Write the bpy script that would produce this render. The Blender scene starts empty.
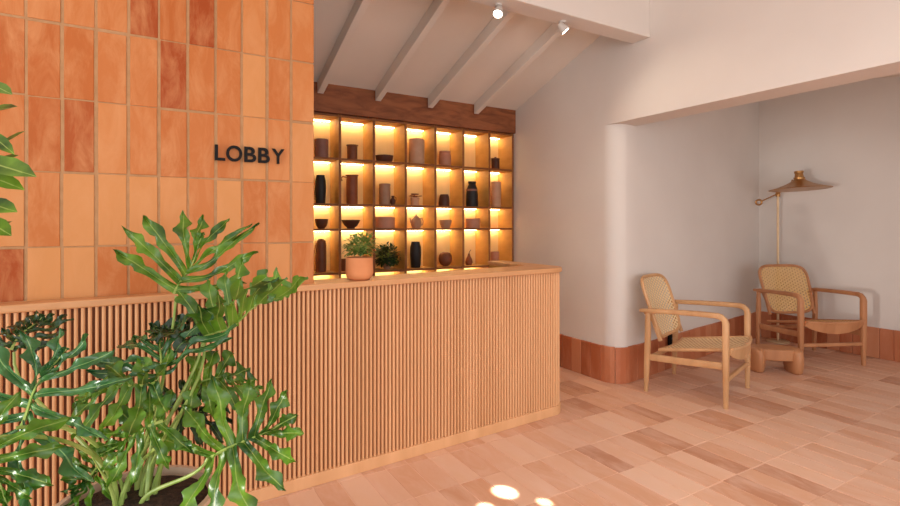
import bpy, bmesh, math, random
from mathutils import Vector, Matrix
from math import sin, cos, pi, radians as R
S = bpy.context.scene
COL = S.collection
V3 = Vector

def srgb(r, g, b, a=1.0):
    f = lambda c: (c/255/12.92) if c/255 <= .04045 else ((c/255+.055)/1.055)**2.4
    return (f(r), f(g), f(b), a)

# ------------------------------------------------------------ camera
EYE = 1.28
FW = V3((.5075, .8616, 0)).normalized(); RT = V3((FW.y, -FW.x, 0))
cd = bpy.data.cameras.new('camera'); cam = bpy.data.objects.new('camera', cd); COL.objects.link(cam)
cd.sensor_width = 36; cd.lens = 36*510/900; cd.shift_y = -29/900; cd.clip_start = .02
cam.location = (0, 0, EYE)
cam.rotation_euler = (R(90), 0, -math.atan2(FW.x, FW.y))
S.camera = cam

def at(x, y, d):
    """point seen at pixel (x, y) at depth d"""
    return V3((0, 0, EYE)) + FW*d + RT*((x-450)/510*d) + V3((0, 0, -(y-224)/510*d))

# ------------------------------------------------------------ world, lights, exposure
W = bpy.data.worlds.new('world'); S.world = W; W.use_nodes = True
bg = W.node_tree.nodes['Background']; bg.inputs[0].default_value = (.93, .98, 1.0, 1); bg.inputs[1].default_value = 1.18
S.view_settings.view_transform = 'Standard'; S.view_settings.look = 'None'
S.view_settings.gamma = 1; S.view_settings.use_curve_mapping = False; S.view_settings.exposure = 0.0

def area(name, loc, target, sx, sy, power, color):
    l = bpy.data.lights.new(name, 'AREA'); l.shape = 'RECTANGLE'; l.size = sx; l.size_y = sy; l.energy = power; l.color = color
    o = bpy.data.objects.new(name, l); COL.objects.link(o); o.location = loc
    o.rotation_euler = (V3(target)-V3(loc)).to_track_quat('-Z', 'Y').to_euler(); return o
area('daylight_front', (.6, -2.8, 1.5), (3.0, 2.2, 1.3), 3.6, 1.8, 66, (.97, 1, 1))
area('daylight_left', (-3.0, .9, 1.05), (4.8, 2.45, 1.1), .5, .5, 34, (1, .96, .9))
area('daylight_top_left', (-1.2, .2, 2.9), (-.2, 2.3, .7), .8, .8, 7, (1, .96, .9))
top = area('floor_fill', (1.7, .3, 2.95), (2.2, 1.2, 0), 1.8, 1.0, 11, (1, .97, .93)); top.data.spread = R(110)  # added fill that lifts the floor; no ceiling lamp hangs here
def spot(name, loc, target, power, deg, blend, color, size=.01):
    l = bpy.data.lights.new(name, 'SPOT'); l.energy = power; l.spot_size = R(deg); l.spot_blend = blend; l.color = color; l.shadow_soft_size = size
    o = bpy.data.objects.new(name, l); COL.objects.link(o); o.location = loc
    o.rotation_euler = (V3(target)-V3(loc)).to_track_quat('-Z', 'Y').to_euler(); return o
spot('low_daylight', (-3.0, .9, .62), (5.9, 2.5, 1.2), 340, 15, .6, (1, .95, .88), .035)
for tx, ty, dg, pw in ((1.46, 1.965, 1.9, 5200), (1.31, 1.90, 1.3, 4000), (1.565, 1.80, 1.1, 3400)):
    spot('sun_gap', (tx+.6, ty-2.1, 2.9), (tx, ty, 0), pw, dg, .6, (1, .93, .82), .012)

# ------------------------------------------------------------ materials
def newmat(name):
    m = bpy.data.materials.new(name); m.use_nodes = True
    return m, m.node_tree, m.node_tree.nodes['Principled BSDF']
def noise_mat(name, c1, c2, scale=8, stretch=(1, 1, 1), rough=.6, bump=.1, detail=5, bscale=None, spec=.4, metal=0, dist=.0, lo=.3, hi=.7):
    m, t, b = newmat(name); N = t.nodes; L = t.links
    tc = N.new('ShaderNodeTexCoord'); mp = N.new('ShaderNodeMapping'); mp.inputs['Scale'].default_value = stretch
    L.new(tc.outputs['Object'], mp.inputs[0])
    n = N.new('ShaderNodeTexNoise'); n.inputs['Scale'].default_value = scale; n.inputs['Detail'].default_value = detail; n.inputs['Distortion'].default_value = dist
    L.new(mp.outputs[0], n.inputs['Vector'])
    r = N.new('ShaderNodeValToRGB'); r.color_ramp.elements[0].color = c1; r.color_ramp.elements[1].color = c2
    r.color_ramp.elements[0].position = lo; r.color_ramp.elements[1].position = hi
    L.new(n.outputs['Fac'], r.inputs[0]); L.new(r.outputs[0], b.inputs['Base Color'])
    b.inputs['Roughness'].default_value = rough; b.inputs['Specular IOR Level'].default_value = spec; b.inputs['Metallic'].default_value = metal
    if bump:
        n2 = N.new('ShaderNodeTexNoise'); n2.inputs['Scale'].default_value = bscale or scale*2; n2.inputs['Detail'].default_value = 6
        L.new(mp.outputs[0], n2.inputs['Vector'])
        bp = N.new('ShaderNodeBump'); bp.inputs['Strength'].default_value = bump; bp.inputs['Distance'].default_value = .01
        L.new(n2.outputs['Fac'], bp.inputs['Height']); L.new(bp.outputs[0], b.inputs['Normal'])
    return m
def tint_mat(name, stops, rough=.55, nscale=9, stretch=(1, 1, .35), amt=.25, bump=.15, spec=.4, light=(1, .72, .5, 1)):
    """fired clay: a colour per tile from the mesh attribute 'tint' with cloudy variation"""
    m, t, b = newmat(name); N = t.nodes; L = t.links
    a = N.new('ShaderNodeAttribute'); a.attribute_name = 'tint'
    r = N.new('ShaderNodeValToRGB'); cr = r.color_ramp
    for i, (p, c) in enumerate(stops):
        e = cr.elements[i] if i < 2 else cr.elements.new(p)
        e.position = p; e.color = c
    L.new(a.outputs['Fac'], r.inputs[0])
    tc = N.new('ShaderNodeTexCoord'); mp = N.new('ShaderNodeMapping'); mp.inputs['Scale'].default_value = stretch
    L.new(tc.outputs['Object'], mp.inputs[0])
    n = N.new('ShaderNodeTexNoise'); n.inputs['Scale'].default_value = nscale; n.inputs['Detail'].default_value = 8; n.inputs['Roughness'].default_value = .65; n.inputs['Distortion'].default_value = .6
    L.new(mp.outputs[0], n.inputs['Vector'])
    r2 = N.new('ShaderNodeValToRGB'); r2.color_ramp.elements[0].position = .42; r2.color_ramp.elements[1].position = .72
    r2.color_ramp.elements[0].color = (0, 0, 0, 1); r2.color_ramp.elements[1].color = (amt*2, amt*2, amt*2, 1)
    L.new(n.outputs['Fac'], r2.inputs[0])
    mx = N.new('ShaderNodeMixRGB'); L.new(r2.outputs[0], mx.inputs[0]); L.new(r.outputs[0], mx.inputs[1]); mx.inputs[2].default_value = light
    L.new(mx.outputs[0], b.inputs['Base Color']); b.inputs['Roughness'].default_value = rough; b.inputs['Specular IOR Level'].default_value = spec
    bp = N.new('ShaderNodeBump'); bp.inputs['Strength'].default_value = bump; bp.inputs['Distance'].default_value = .01
    L.new(n.outputs['Fac'], bp.inputs['Height']); L.new(bp.outputs[0], b.inputs['Normal'])
    return m
def glow(name, color, strength):
    m, t, b = newmat(name); b.inputs['Base Color'].default_value = color
    b.inputs['Emission Color'].default_value = color; b.inputs['Emission Strength'].default_value = strength; return m

M = {}
M['plaster'] = noise_mat('plaster', srgb(223, 213, 206), srgb(229, 220, 213), 1.6, rough=.9, bump=.06, bscale=14, spec=.15)
M['ceiling'] = noise_mat('painted_ceiling', srgb(230, 219, 208), srgb(238, 227, 217), 2.5, (.6, .2, 1), rough=.85, bump=.05, spec=.15)
M['tile'] = tint_mat('terracotta_tile', [(0, srgb(158, 66, 14)), (1, srgb(208, 142, 84)), (.3, srgb(184, 100, 42)), (.7, srgb(198, 120, 64))], rough=.55, nscale=13, amt=.33, spec=.3, light=srgb(214, 150, 98))
M['grout'] = noise_mat('grout', srgb(172, 128, 88), srgb(186, 142, 102), 30, rough=.9, bump=.3)
M['floor_tile'] = tint_mat('floor_tile', [(0, srgb(188, 132, 102)), (1, srgb(232, 192, 164)), (.3, srgb(213, 160, 128)), (.75, srgb(225, 179, 151))], rough=.42, nscale=5.5, stretch=(1.8, .6, 1), amt=.34, bump=.15, light=srgb(230, 192, 172))
M['floor_grout'] = noise_mat('floor_grout', srgb(228, 186, 160), srgb(236, 196, 172), 12, rough=.85, bump=.2)
M['base_tile'] = tint_mat('baseboard_tile', [(0, srgb(166, 88, 52)), (1, srgb(206, 136, 98)), (.4, srgb(184, 104, 66)), (.75, srgb(196, 122, 84))], rough=.5, nscale=10, stretch=(1, 1, .25), amt=.2, light=srgb(216, 152, 118))
M['wood'] = noise_mat('oak', srgb(196, 140, 92), srgb(220, 168, 120), 22, (.5, .5, .08), rough=.5, bump=.06, dist=.4)
M['slat'] = noise_mat('oak_slat', srgb(220, 164, 116), srgb(234, 180, 132), 12, (1, 1, .05), rough=.5, bump=.04, dist=.3)
M['top'] = noise_mat('oak_counter', srgb(198, 140, 92), srgb(218, 162, 114), 20, (.12, 1.2, 1), rough=.42, bump=.05, dist=.5)
M['fascia'] = noise_mat('stained_timber', srgb(120, 66, 38), srgb(164, 98, 60), 16, (.25, 1, 1), rough=.65, bump=.15, dist=1.2)
M['shelf'] = noise_mat('shelf_wood', srgb(190, 136, 66), srgb(212, 158, 86), 12, (.4, .4, 1), rough=.6, bump=.05)
M['shelf_back'] = noise_mat('shelf_back', srgb(232, 196, 134), srgb(242, 206, 146), 8, (1, 1, .2), rough=.7, bump=.03)
M['shelf_edge'] = noise_mat('shelf_edge', srgb(128, 74, 36), srgb(150, 92, 50), 16, (.4, .4, 1), rough=.6, bump=0)
M['led'] = glow('led', (1.0, .83, .47, 1), 22)
M['backing'] = noise_mat('gap_shade_backing', srgb(112, 64, 36), srgb(126, 76, 46), 20, (1, 1, .05), rough=.7, bump=0)  # board coloured dark to paint in the shade between the slats
M['black'] = noise_mat('black_metal', srgb(16, 11, 11), srgb(20, 15, 14), 20, spec=.2, rough=.6, bump=0)
M['chair'] = noise_mat('chair_wood', srgb(196, 146, 100), srgb(216, 168, 122), 22, (.5, .5, .1), rough=.45, bump=.04, dist=.4)
M['chair2'] = noise_mat('reddish_chair_wood', srgb(178, 118, 78), srgb(200, 140, 98), 22, (.5, .5, .1), rough=.45, bump=.04, dist=.4)
M['brass'] = noise_mat('aged_brass', srgb(168, 116, 66), srgb(190, 140, 86), 12, rough=.35, bump=0, metal=.75)
M['pale_brass'] = noise_mat('pale_brass', srgb(214, 180, 140), srgb(224, 192, 154), 12, rough=.35, bump=0, metal=.3)
M['bulb'] = glow('bulb', (1, .78, .5, 1), 12)
M['lens'] = glow('spot_lens', (1, .93, .82, 1), 14)
M['white'] = noise_mat('white_paint', srgb(206, 196, 188), srgb(214, 204, 196), 10, rough=.5, bump=0)
M['pot'] = noise_mat('pale_clay', srgb(214, 178, 150), srgb(226, 192, 166), 6, rough=.6, bump=.05)
M['clay'] = noise_mat('orange_clay', srgb(214, 134, 84), srgb(228, 152, 102), 8, rough=.6, bump=.05)
M['soil'] = noise_mat('soil', srgb(38, 26, 20), srgb(82, 58, 44), 60, rough=.95, bump=.8)
M['stalk'] = noise_mat('stalk_green', srgb(120, 150, 60), srgb(172, 186, 104), 18, rough=.4, bump=.03)
M['trunk'] = noise_mat('bark', srgb(96, 76, 52), srgb(132, 108, 78), 30, rough=.85, bump=.5)
for nm, a, b_ in (('mauve', (132, 88, 76), (150, 104, 90)), ('rust', (126, 64, 34), (150, 82, 46)), ('sand', (186, 142, 112), (200, 158, 128)), ('darkbrown', (70, 36, 24), (92, 50, 34)),
                 ('charcoal', (26, 22, 24), (40, 34, 34)), ('umber', (108, 60, 36), (128, 76, 48)), ('rose', (176, 118, 92), (190, 134, 106)), ('taupe', (158, 118, 92), (176, 136, 108))):
    M[nm] = noise_mat(nm+'_ceramic', srgb(*a), srgb(*b_), 14, rough=.55, bump=.08)

def leaf_mat(name, c1, c2, vein, trans, rough=.32):
    m, t, b = newmat(name); N = t.nodes; L = t.links
    tc = N.new('ShaderNodeTexCoord')
    n = N.new('ShaderNodeTexNoise'); n.inputs['Scale'].default_value = 9; n.inputs['Detail'].default_value = 4
    L.new(tc.outputs['Object'], n.inputs['Vector'])
    r = N.new('ShaderNodeValToRGB'); r.color_ramp.elements[0].color = c1; r.color_ramp.elements[1].color = c2
    r.color_ramp.elements[0].position = .35; r.color_ramp.elements[1].position = .68
    L.new(n.outputs['Fac'], r.inputs[0])
    sp = N.new('ShaderNodeSeparateXYZ'); L.new(tc.outputs['UV'], sp.inputs[0])
    ab = N.new('ShaderNodeMath'); ab.operation = 'SUBTRACT'; L.new(sp.outputs['X'], ab.inputs[0]); ab.inputs[1].default_value = .5
    a2 = N.new('ShaderNodeMath'); a2.operation = 'ABSOLUTE'; L.new(ab.outputs[0], a2.inputs[0])
    mr = N.new('ShaderNodeMapRange'); mr.inputs['From Min'].default_value = .015; mr.inputs['From Max'].default_value = .05; mr.inputs['To Min'].default_value = .6; mr.inputs['To Max'].default_value = 0
    L.new(a2.outputs[0], mr.inputs['Value'])
    mx = N.new('ShaderNodeMixRGB'); L.new(mr.outputs[0], mx.inputs[0]); L.new(r.outputs[0], mx.inputs[1]); mx.inputs[2].default_value = vein
    L.new(mx.outputs[0], b.inputs['Base Color']); b.inputs['Roughness'].default_value = rough; b.inputs['Specular IOR Level'].default_value = .6
    tr = N.new('ShaderNodeBsdfTranslucent'); L.new(mx.outputs[0], tr.inputs['Color'])
    ms = N.new('ShaderNodeMixShader'); ms.inputs[0].default_value = trans
    out = [x for x in N if x.type == 'OUTPUT_MATERIAL'][0]
    L.new(b.outputs[0], ms.inputs[1]); L.new(tr.outputs[0], ms.inputs[2]); L.new(ms.outputs[0], out.inputs['Surface'])
    return m
M['leaf'] = leaf_mat('philodendron_leaf', srgb(34, 78, 20), srgb(112, 158, 44), srgb(176, 196, 104), .3)
M['leaf_dark'] = leaf_mat('philodendron_dark_leaf', srgb(16, 38, 18), srgb(38, 70, 28), srgb(110, 146, 74), .15)
M['leaf_blue'] = leaf_mat('philodendron_blue_leaf', srgb(34, 80, 44), srgb(74, 122, 62), srgb(160, 190, 120), .22, .25)
M['leaf_small'] = leaf_mat('herb_leaf', srgb(70, 104, 36), srgb(160, 178, 90), srgb(150, 180, 90), .3, .45)
M['leaf_shrub'] = leaf_mat('shrub_leaf', srgb(28, 50, 24), srgb(58, 84, 36), srgb(70, 96, 44), .1, .5)  # the bushy shelf plant's own dark green
M['leaf_lime'] = leaf_mat('ficus_leaf', srgb(22, 58, 16), srgb(130, 172, 52), srgb(196, 214, 120), .3)

def cane_mat(name, c1, c2, scale):
    m, t, b = newmat(name); N = t.nodes; L = t.links
    tc = N.new('ShaderNodeTexCoord')
    outs = []
    for ang in (0, 60, 120):
        mp = N.new('ShaderNodeMapping'); mp.inputs['Rotation'].default_value = (0, 0, R(ang)); L.new(tc.outputs['UV'], mp.inputs[0])
        w = N.new('ShaderNodeTexWave'); w.inputs['Scale'].default_value = scale; w.wave_profile = 'SIN'; L.new(mp.outputs[0], w.inputs['Vector'])
        outs.append(w.outputs['Fac'])
    m1 = N.new('ShaderNodeMath'); m1.operation = 'MAXIMUM'; L.new(outs[0], m1.inputs[0]); L.new(outs[1], m1.inputs[1])
    m2 = N.new('ShaderNodeMath'); m2.operation = 'MAXIMUM'; L.new(m1.outputs[0], m2.inputs[0]); L.new(outs[2], m2.inputs[1])
    r = N.new('ShaderNodeValToRGB'); r.color_ramp.elements[0].position = .72; r.color_ramp.elements[1].position = .95
    r.color_ramp.elements[0].color = c1; r.color_ramp.elements[1].color = c2; L.new(m2.outputs[0], r.inputs[0])
    L.new(r.outputs[0], b.inputs['Base Color']); b.inputs['Roughness'].default_value = .6
    al = N.new('ShaderNodeMapRange'); al.inputs['From Min'].default_value = .5; al.inputs['From Max'].default_value = .6
    al.inputs['To Min'].default_value = .12
    L.new(m2.outputs[0], al.inputs['Value']); L.new(al.outputs[0], b.inputs['Alpha'])
    bp = N.new('ShaderNodeBump'); bp.inputs['Strength'].default_value = .5; bp.inputs['Distance'].default_value = .003
    L.new(m2.outputs[0], bp.inputs['Height']); L.new(bp.outputs[0], b.inputs['Normal'])
    return m
M['cane'] = cane_mat('woven_cane', srgb(190, 144, 92), srgb(250, 222, 176), 5.2)
M['cane2'] = cane_mat('golden_cane', srgb(170, 112, 58), srgb(244, 200, 132), 5.2)

# ------------------------------------------------------------ mesh helpers
class MB:
    def __init__(s): s.v = []; s.f = []; s.uv = []; s.mi = []; s.tint = []; s.cur = 0; s.ct = .5
    def _add(s, vs, fs, uvs=None):
        o = len(s.v); s.v += [tuple(p) for p in vs]
        for k, f in enumerate(fs):
            s.f.append([o+i for i in f]); s.mi.append(s.cur); s.tint.append(s.ct)
            s.uv.append([uvs[i] for i in f] if uvs else [(0, 0)]*len(f))
        return s
    def box(s, x0, x1, y0, y1, z0, z1, T=None):
        vs = [V3((x, y, z)) for z in (z0, z1) for y in (y0, y1) for x in (x0, x1)]
        if T: vs = [T @ p for p in vs]
        return s._add(vs, [(0, 2, 3, 1), (4, 5, 7, 6), (0, 1, 5, 4), (2, 6, 7, 3), (0, 4, 6, 2), (1, 3, 7, 5)])
    def prism(s, pts, z0, z1):
        n = len(pts); vs = [(x, y, z0) for x, y in pts]+[(x, y, z1) for x, y in pts]
        a = sum(pts[i][0]*pts[(i+1) % n][1]-pts[(i+1) % n][0]*pts[i][1] for i in range(n))
        ids = list(range(n)) if a > 0 else list(range(n))[::-1]
        fs = [tuple(reversed(ids)), tuple(i+n for i in ids)]
        for k in range(n):
            i, j = ids[k], ids[(k+1) % n]; fs.append((i, j, j+n, i+n))
        return s._add(vs, fs)
    def tube(s, pts, rad, n=8, cap=True, sx=1.0):
        pts = [V3(p) for p in pts]; vs = []; m = len(pts)
        rad = [rad]*m if not hasattr(rad, '__len__') else rad
        up = V3((0, 0, 1)); prev = None
        for i, p in enumerate(pts):
            t = (pts[min(i+1, m-1)]-pts[max(i-1, 0)]).normalized()
            if prev is None:
                a = t.cross(up)
                if a.length < .1: a = t.cross(V3((1, 0, 0)))
            else: a = prev - t*prev.dot(t)
            a.normalize(); prev = a; b = t.cross(a)
            for k in range(n):
                th = 2*pi*k/n; vs.append(p + a*cos(th)*rad[i]*sx + b*sin(th)*rad[i])
        fs = [(i*n+k, i*n+(k+1) % n, (i+1)*n+(k+1) % n, (i+1)*n+k) for i in range(m-1) for k in range(n)]
        if cap: fs += [tuple(range(n))[::-1], tuple((m-1)*n+k for k in range(n))]
        return s._add(vs, fs)
    def sweep(s, pts, w, h, nrm):
        """rounded-rectangle bar along pts; w across 'nrm x t', h along nrm (lists or numbers)"""
        pts = [V3(p) for p in pts]; m = len(pts); vs = []
        ww = w if hasattr(w, '__len__') else [w]*m; hh = h if hasattr(h, '__len__') else [h]*m
        nr = V3(nrm).normalized()
        prof = []
        for cx, cy, a0 in ((1, 1, 0), (-1, 1, 90), (-1, -1, 180), (1, -1, 270)):
            for q in (0, 45, 90): prof.append((cx, cy, R(a0+q)))
        for i, p in enumerate(pts):
            t = (pts[min(i+1, m-1)]-pts[max(i-1, 0)]).normalized()
            a = nr; b = t.cross(a).normalized()
            rr = min(ww[i], hh[i])*.32
            for cx, cy, th in prof:
                vs.append(p + a*(cx*(ww[i]/2-rr)+rr*cos(th)) + b*(cy*(hh[i]/2-rr)+rr*sin(th)))
        n = len(prof)
        fs = [(i*n+k, i*n+(k+1) % n, (i+1)*n+(k+1) % n, (i+1)*n+k) for i in range(m-1) for k in range(n)]
        fs += [tuple(range(n))[::-1], tuple((m-1)*n+k for k in range(n))]
        return s._add(vs, fs)
    def lathe(s, prof, c=(0, 0, 0), n=24, sx=1, sy=1, T=None):
        c = V3(c); vs = []; m = len(prof)
        for r, z in prof:
            for k in range(n):
                th = 2*pi*k/n; p = V3((r*cos(th)*sx, r*sin(th)*sy, z))
                vs.append((T @ p if T else p)+c)
        fs = [(i*n+k, i*n+(k+1) % n, (i+1)*n+(k+1) % n, (i+1)*n+k) for i in range(m-1) for k in range(n)]
        if prof[0][0] > 1e-5: fs.append(tuple(range(n))[::-1])
        if prof[-1][0] > 1e-5: fs.append(tuple((m-1)*n+k for k in range(n)))
        return s._add(vs, fs)
    def build(s, name, mats, parent=None, smooth=False, bevel=0, seg=2, angle=40, loc=None):
        me = bpy.data.meshes.new(name); me.from_pydata(s.v, [], s.f)
        ul = me.uv_layers.new(name='UVMap'); k = 0
        for poly, uvs in zip(me.polygons, s.uv):
            for li, u in zip(poly.loop_indices, uvs): ul.data[li].uv = u
        if not isinstance(mats, (list, tuple)): mats = [mats]
        for m in mats: me.materials.append(m)
        for poly, mi in zip(me.polygons, s.mi): poly.material_index = mi
        at_ = me.attributes.new('tint', 'FLOAT', 'FACE')
        for i, tv in enumerate(s.tint): at_.data[i].value = tv
        me.validate()
        bm = bmesh.new(); bm.from_mesh(me); bmesh.ops.recalc_face_normals(bm, faces=bm.faces) if not getattr(s, 'open', False) else None
        bm.to_mesh(me); bm.free()
        o = bpy.data.objects.new(name, me); COL.objects.link(o)
        if smooth:
            for p in me.polygons: p.use_smooth = True
            try: me.set_sharp_from_angle(angle=R(angle))
            except Exception: pass
        if bevel:
            b = o.modifiers.new('bevel', 'BEVEL'); b.width = bevel; b.segments = seg; b.limit_method = 'ANGLE'; b.angle_limit = R(35)
        if parent: o.parent = parent
        if loc: o.location = loc
        return o

def tag(o, label, cat, group=None, kind=None):
    o['label'] = label; o['category'] = cat
    if group: o['group'] = group
    if kind: o['kind'] = kind
    return o
def struct(o, label=None): 
    o['kind'] = 'structure'
    if label: o['label'] = label; 
    return o
def thing(name, label, cat, loc=(0, 0, 0), rz=0, group=None):
    o = bpy.data.objects.new(name, None); COL.objects.link(o); o.location = loc; o.rotation_euler = (0, 0, rz); o.empty_display_size = .1
    return tag(o, label, cat, group)
rnd = random.Random(7)

# ------------------------------------------------------------ structure
# floor: grout bed and long clay tiles laid in straight rows
m = MB(); m.box(-3.2, 6.25, -3.0, 4.75, -.12, -.0022)
m.cur = 1
tw, tl = .127, .32
for i in range(-26, 50):
    for j in range(-14, 15):
        x0 = 2.841+(i-22)*tw; y0 = 1.18+(j-3)*tl
        if x0 < -3.15 or x0+tw > 6.2 or y0 < -2.6 or y0+tl > 4.7: continue
        v = rnd.random(); m.ct = .12+.8*v if rnd.random() > .08 else rnd.uniform(0, .1)
        g = .0035; dz = rnd.uniform(-.0008, .0008)
        m.box(x0+g+rnd.uniform(-.0015, .0015), x0+tw-g+rnd.uniform(-.0015, .0015), y0+g+rnd.uniform(-.003, .003), y0+tl-g+rnd.uniform(-.003, .003), -.02, dz)
struct(m.build('floor', [M['floor_grout'], M['floor_tile']]), 'floor of long terracotta tiles in straight rows')

# tiled wall on the left
TY = 2.52; TX = .702
m = MB(); m.box(-1.6, TX-.003, TY+.0025, TY+.14, 0, 3.02)
m.cur = 1
for i in range(0, 21):
    pw = .1112
    x1 = TX-i*pw; x0 = x1-pw
    for j in range(-5, 6):
        z0 = 1.19+j*.294
        if z0+.294 < 0 or z0 > 3.0: continue
        r_ = rnd.random(); m.ct = r_**1.0 if rnd.random() > .12 else 0.02
        if x0 > .15: m.ct = .45+.55*m.ct
        g = .0058; q = lambda: rnd.uniform(-.0018, .0018); sk = rnd.uniform(-.003, .003)
        e = .001 if i == 0 else g
        m.box(x0+g+q(), x1-e+(q() if i else 0), TY+rnd.uniform(-.0015, .0012), TY+.02, max(0, z0+g*.6+q()+sk), min(3.01, z0+.294-g*.6+q()+sk))
struct(m.build('wall_left', [M['grout'], M['tile']], bevel=.0015, seg=1), 'wall of tall vertical terracotta tiles')

# back wall behind the shelves, and the far closing wall
struct(MB().box(-1.6, 3.19, 4.42, 4.6, 0, 2.42).build('wall_back', M['plaster']))
struct(MB().box(-1.75, -1.6, 2.52, 4.6, 0, 3.2).build('wall_side', M['plaster']))
# right wall with rounded corner turning into the alcove
arc = [(3.19+.13*(1-cos(a)), 2.95-.13*sin(a)) for a in [R(q) for q in range(0, 91, 9)]]
pts = [(3.19, 4.6)]+arc+[(3.45, 2.84), (6.0, 3.23), (6.15, 3.25), (6.15, 4.6)]
m = MB(); m.prism(pts, 0, 3.6)
m.box(3.19, 3.44, -1.4, 2.95, 2.083, 3.6)
m.box(3.19, 3.44, -2.2, -1.4, 0, 3.6)
struct(m.build('wall_right', M['plaster'], smooth=True, angle=20), 'cream plaster wall with rounded corner and wide header over the alcove')
struct(MB().box(6.0, 6.15, -1.6, 3.235, 0, 3.6).build('wall_far', M['plaster']), 'plain plaster wall at the end of the alcove')

# sloping ceiling over the desk, big beam, rafters
SL = .355
def cz(y): return 2.42+SL*(4.13-y)
m = MB()
ya, yb = 4.6, 1.2
vs = [(-1.75, ya, cz(ya)), (3.3, ya, cz(ya)), (3.3, yb, cz(yb)), (-1.75, yb, cz(yb))]
m._add(vs+[(x, y, z+.08) for x, y, z in vs], [(0, 1, 2, 3), (7, 6, 5, 4), (0, 4, 5, 1), (1, 5, 6, 2), (2, 6, 7, 3), (3, 7, 4, 0)])
struct(m.build('ceiling', M['ceiling']), 'sloping white boarded ceiling')
m = MB(); vs = [(-1.75, 1.2, cz(1.2)), (3.3, 1.2, cz(1.2)), (3.3, -1.3, cz(1.2)-SL*2.5), (-1.75, -1.3, cz(1.2)-SL*2.5)]
m._add(vs+[(x, y, z+.08) for x, y, z in vs], [(0, 1, 2, 3), (7, 6, 5, 4), (0, 4, 5, 1), (1, 5, 6, 2), (2, 6, 7, 3), (3, 7, 4, 0)])
struct(m.build('ceiling.002', M['ceiling']))
m = MB(); vs = [(3.44, 3.4, 2.62+.18*1.45), (6.0, 3.4, 2.62+.18*1.45), (6.0, -1.6, 2.62-.18*3.0), (3.44, -1.6, 2.62-.18*3.0)]
m._add(vs+[(x, y, z+.08) for x, y, z in vs], [(0, 1, 2, 3), (7, 6, 5, 4), (0, 4, 5, 1), (1, 5, 6, 2), (2, 6, 7, 3), (3, 7, 4, 0)])
struct(m.build('ceiling.001', M['ceiling']))
struct(MB().box(-1.6, 3.19, 2.50, 2.66, 2.66, 3.06).build('trim_1', M['plaster'], bevel=.006), 'large cream ceiling beam')
k = 2
for x in (-.81, -.31, .19, .69, 1.19, 1.69, 2.20, 2.70):
    m = MB(); h = .098
    y0, y1 = 4.09, 2.66
    vs = []
    for xx in (x-.024, x+.026):
        vs += [(xx, y0, cz(y0)-h), (xx, y1, cz(y1)-h), (xx, y1, cz(y1)-.001), (xx, y0, cz(y0)-.001)]
    m._add(vs, [(0, 1, 2, 3), (7, 6, 5, 4), (0, 4, 5, 1), (1, 5, 6, 2), (2, 6, 7, 3), (3, 7, 4, 0)])
    struct(m.build('trim_%d' % k, M['ceiling'], bevel=.003), {2.70: 'white rafter nearest the right wall', 2.20: 'white rafter, second from the right wall', 1.69: 'white rafter, third from the right wall', 1.19: 'white rafter closest to the tiled wall edge'}.get(x)); k += 1
# timber fascia above the shelves
struct(MB().box(-1.6, 3.19, 4.105, 4.16, 2.195, 2.432).build('trim_%d' % k, M['fascia'], bevel=.004), 'reddish brown timber beam above the lit shelves')

# baseboards of upright clay tiles
def baseboard(name, path, h=.29, th=.02, w=.11, label=None):
    m = MB()
    d = 0; segs = []
    tot = sum((V3(b)-V3(a)).length for a, b in zip(path, path[1:]))
    def P(s):
        for a, b in zip(path, path[1:]):
            a = V3(a); b = V3(b); l = (b-a).length
            if s <= l: 
                t = (b-a)/l; return a+t*s, V3((t.y, -t.x))
            s -= l
        t = (V3(path[-1])-V3(path[-2])).normalized(); return V3(path[-1]), V3((t.y, -t.x))
    n = round(tot/w)
    for i in range(n):
        m.ct = rnd.random(); a = tot*i/n+.0012; b = tot*(i+1)/n-.0012
        sub = 3; pp = []
        for q in range(sub+1):
            p, nr = P(a+(b-a)*q/sub); pp.append((p, nr))
        poly = [tuple(p+nr*(th+0)) for p, nr in pp]+[tuple(p-nr*.0) for p, nr in reversed(pp)]
        m.prism([(x, y) for x, y in poly], 0, h+rnd.uniform(-.002, .002))
    return struct(m.build(name, M['base_tile'], bevel=.003, seg=1), label)
wallpath = [(x, y) for x, y in [(3.19, 4.3)]+arc+[(3.45, 2.84), (5.97, 3.226)]]


baseboard('baseboard_right', [V3(p) for p in wallpath], label='upright terracotta tile skirting')
baseboard('baseboard_far', [V3((6.0, 3.2)), V3((6.0, -1.5))], label='upright terracotta tile skirting on the end wall')

# ------------------------------------------------------------ reception desk
def yf(x): return 2.41+.06*(x+.46)
XE, RC = 2.455, .13
ang0 = math.atan2(-1, .06)      # outward normal angle of the front run
cx_ = XE-RC; cy_ = yf(cx_)+RC*math.sqrt(1+.0036)
dpath = [(-1.5, yf(-1.5))]
for q in range(0, 13):
    a = ang0+(0-ang0)*q/12
    dpath.append((cx_+RC*cos(a), cy_+RC*sin(a)))
dpath.append((XE, 3.34))
def walk(path):
    """arc-length sampler: returns function s -> (point, tangent, outward normal)"""
    P = [V3(p) for p in path]; ls = [(b-a).length for a, b in zip(P, P[1:])]
    def f(s):
        for a, b, l in zip(P, P[1:], ls):
            if s <= l: t = (b-a)/l; return a+t*s, t, V3((t.y, -t.x))
            s -= l
        t = (P[-1]-P[-2]).normalized(); return P[-1], t, V3((t.y, -t.x))
    return f, sum(ls)
def offset(path, d):
    P = [V3(p) for p in path]; out = []
    for i, p in enumerate(P):
        t0 = (P[i]-P[i-1]).normalized() if i else None
        t1 = (P[i+1]-P[i]).normalized() if i < len(P)-1 else None
        t = ((t0 or t1)+(t1 or t0)).normalized(); nr = V3((t.y, -t.x))
        out.append(tuple(p+nr*d))
    return out
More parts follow.
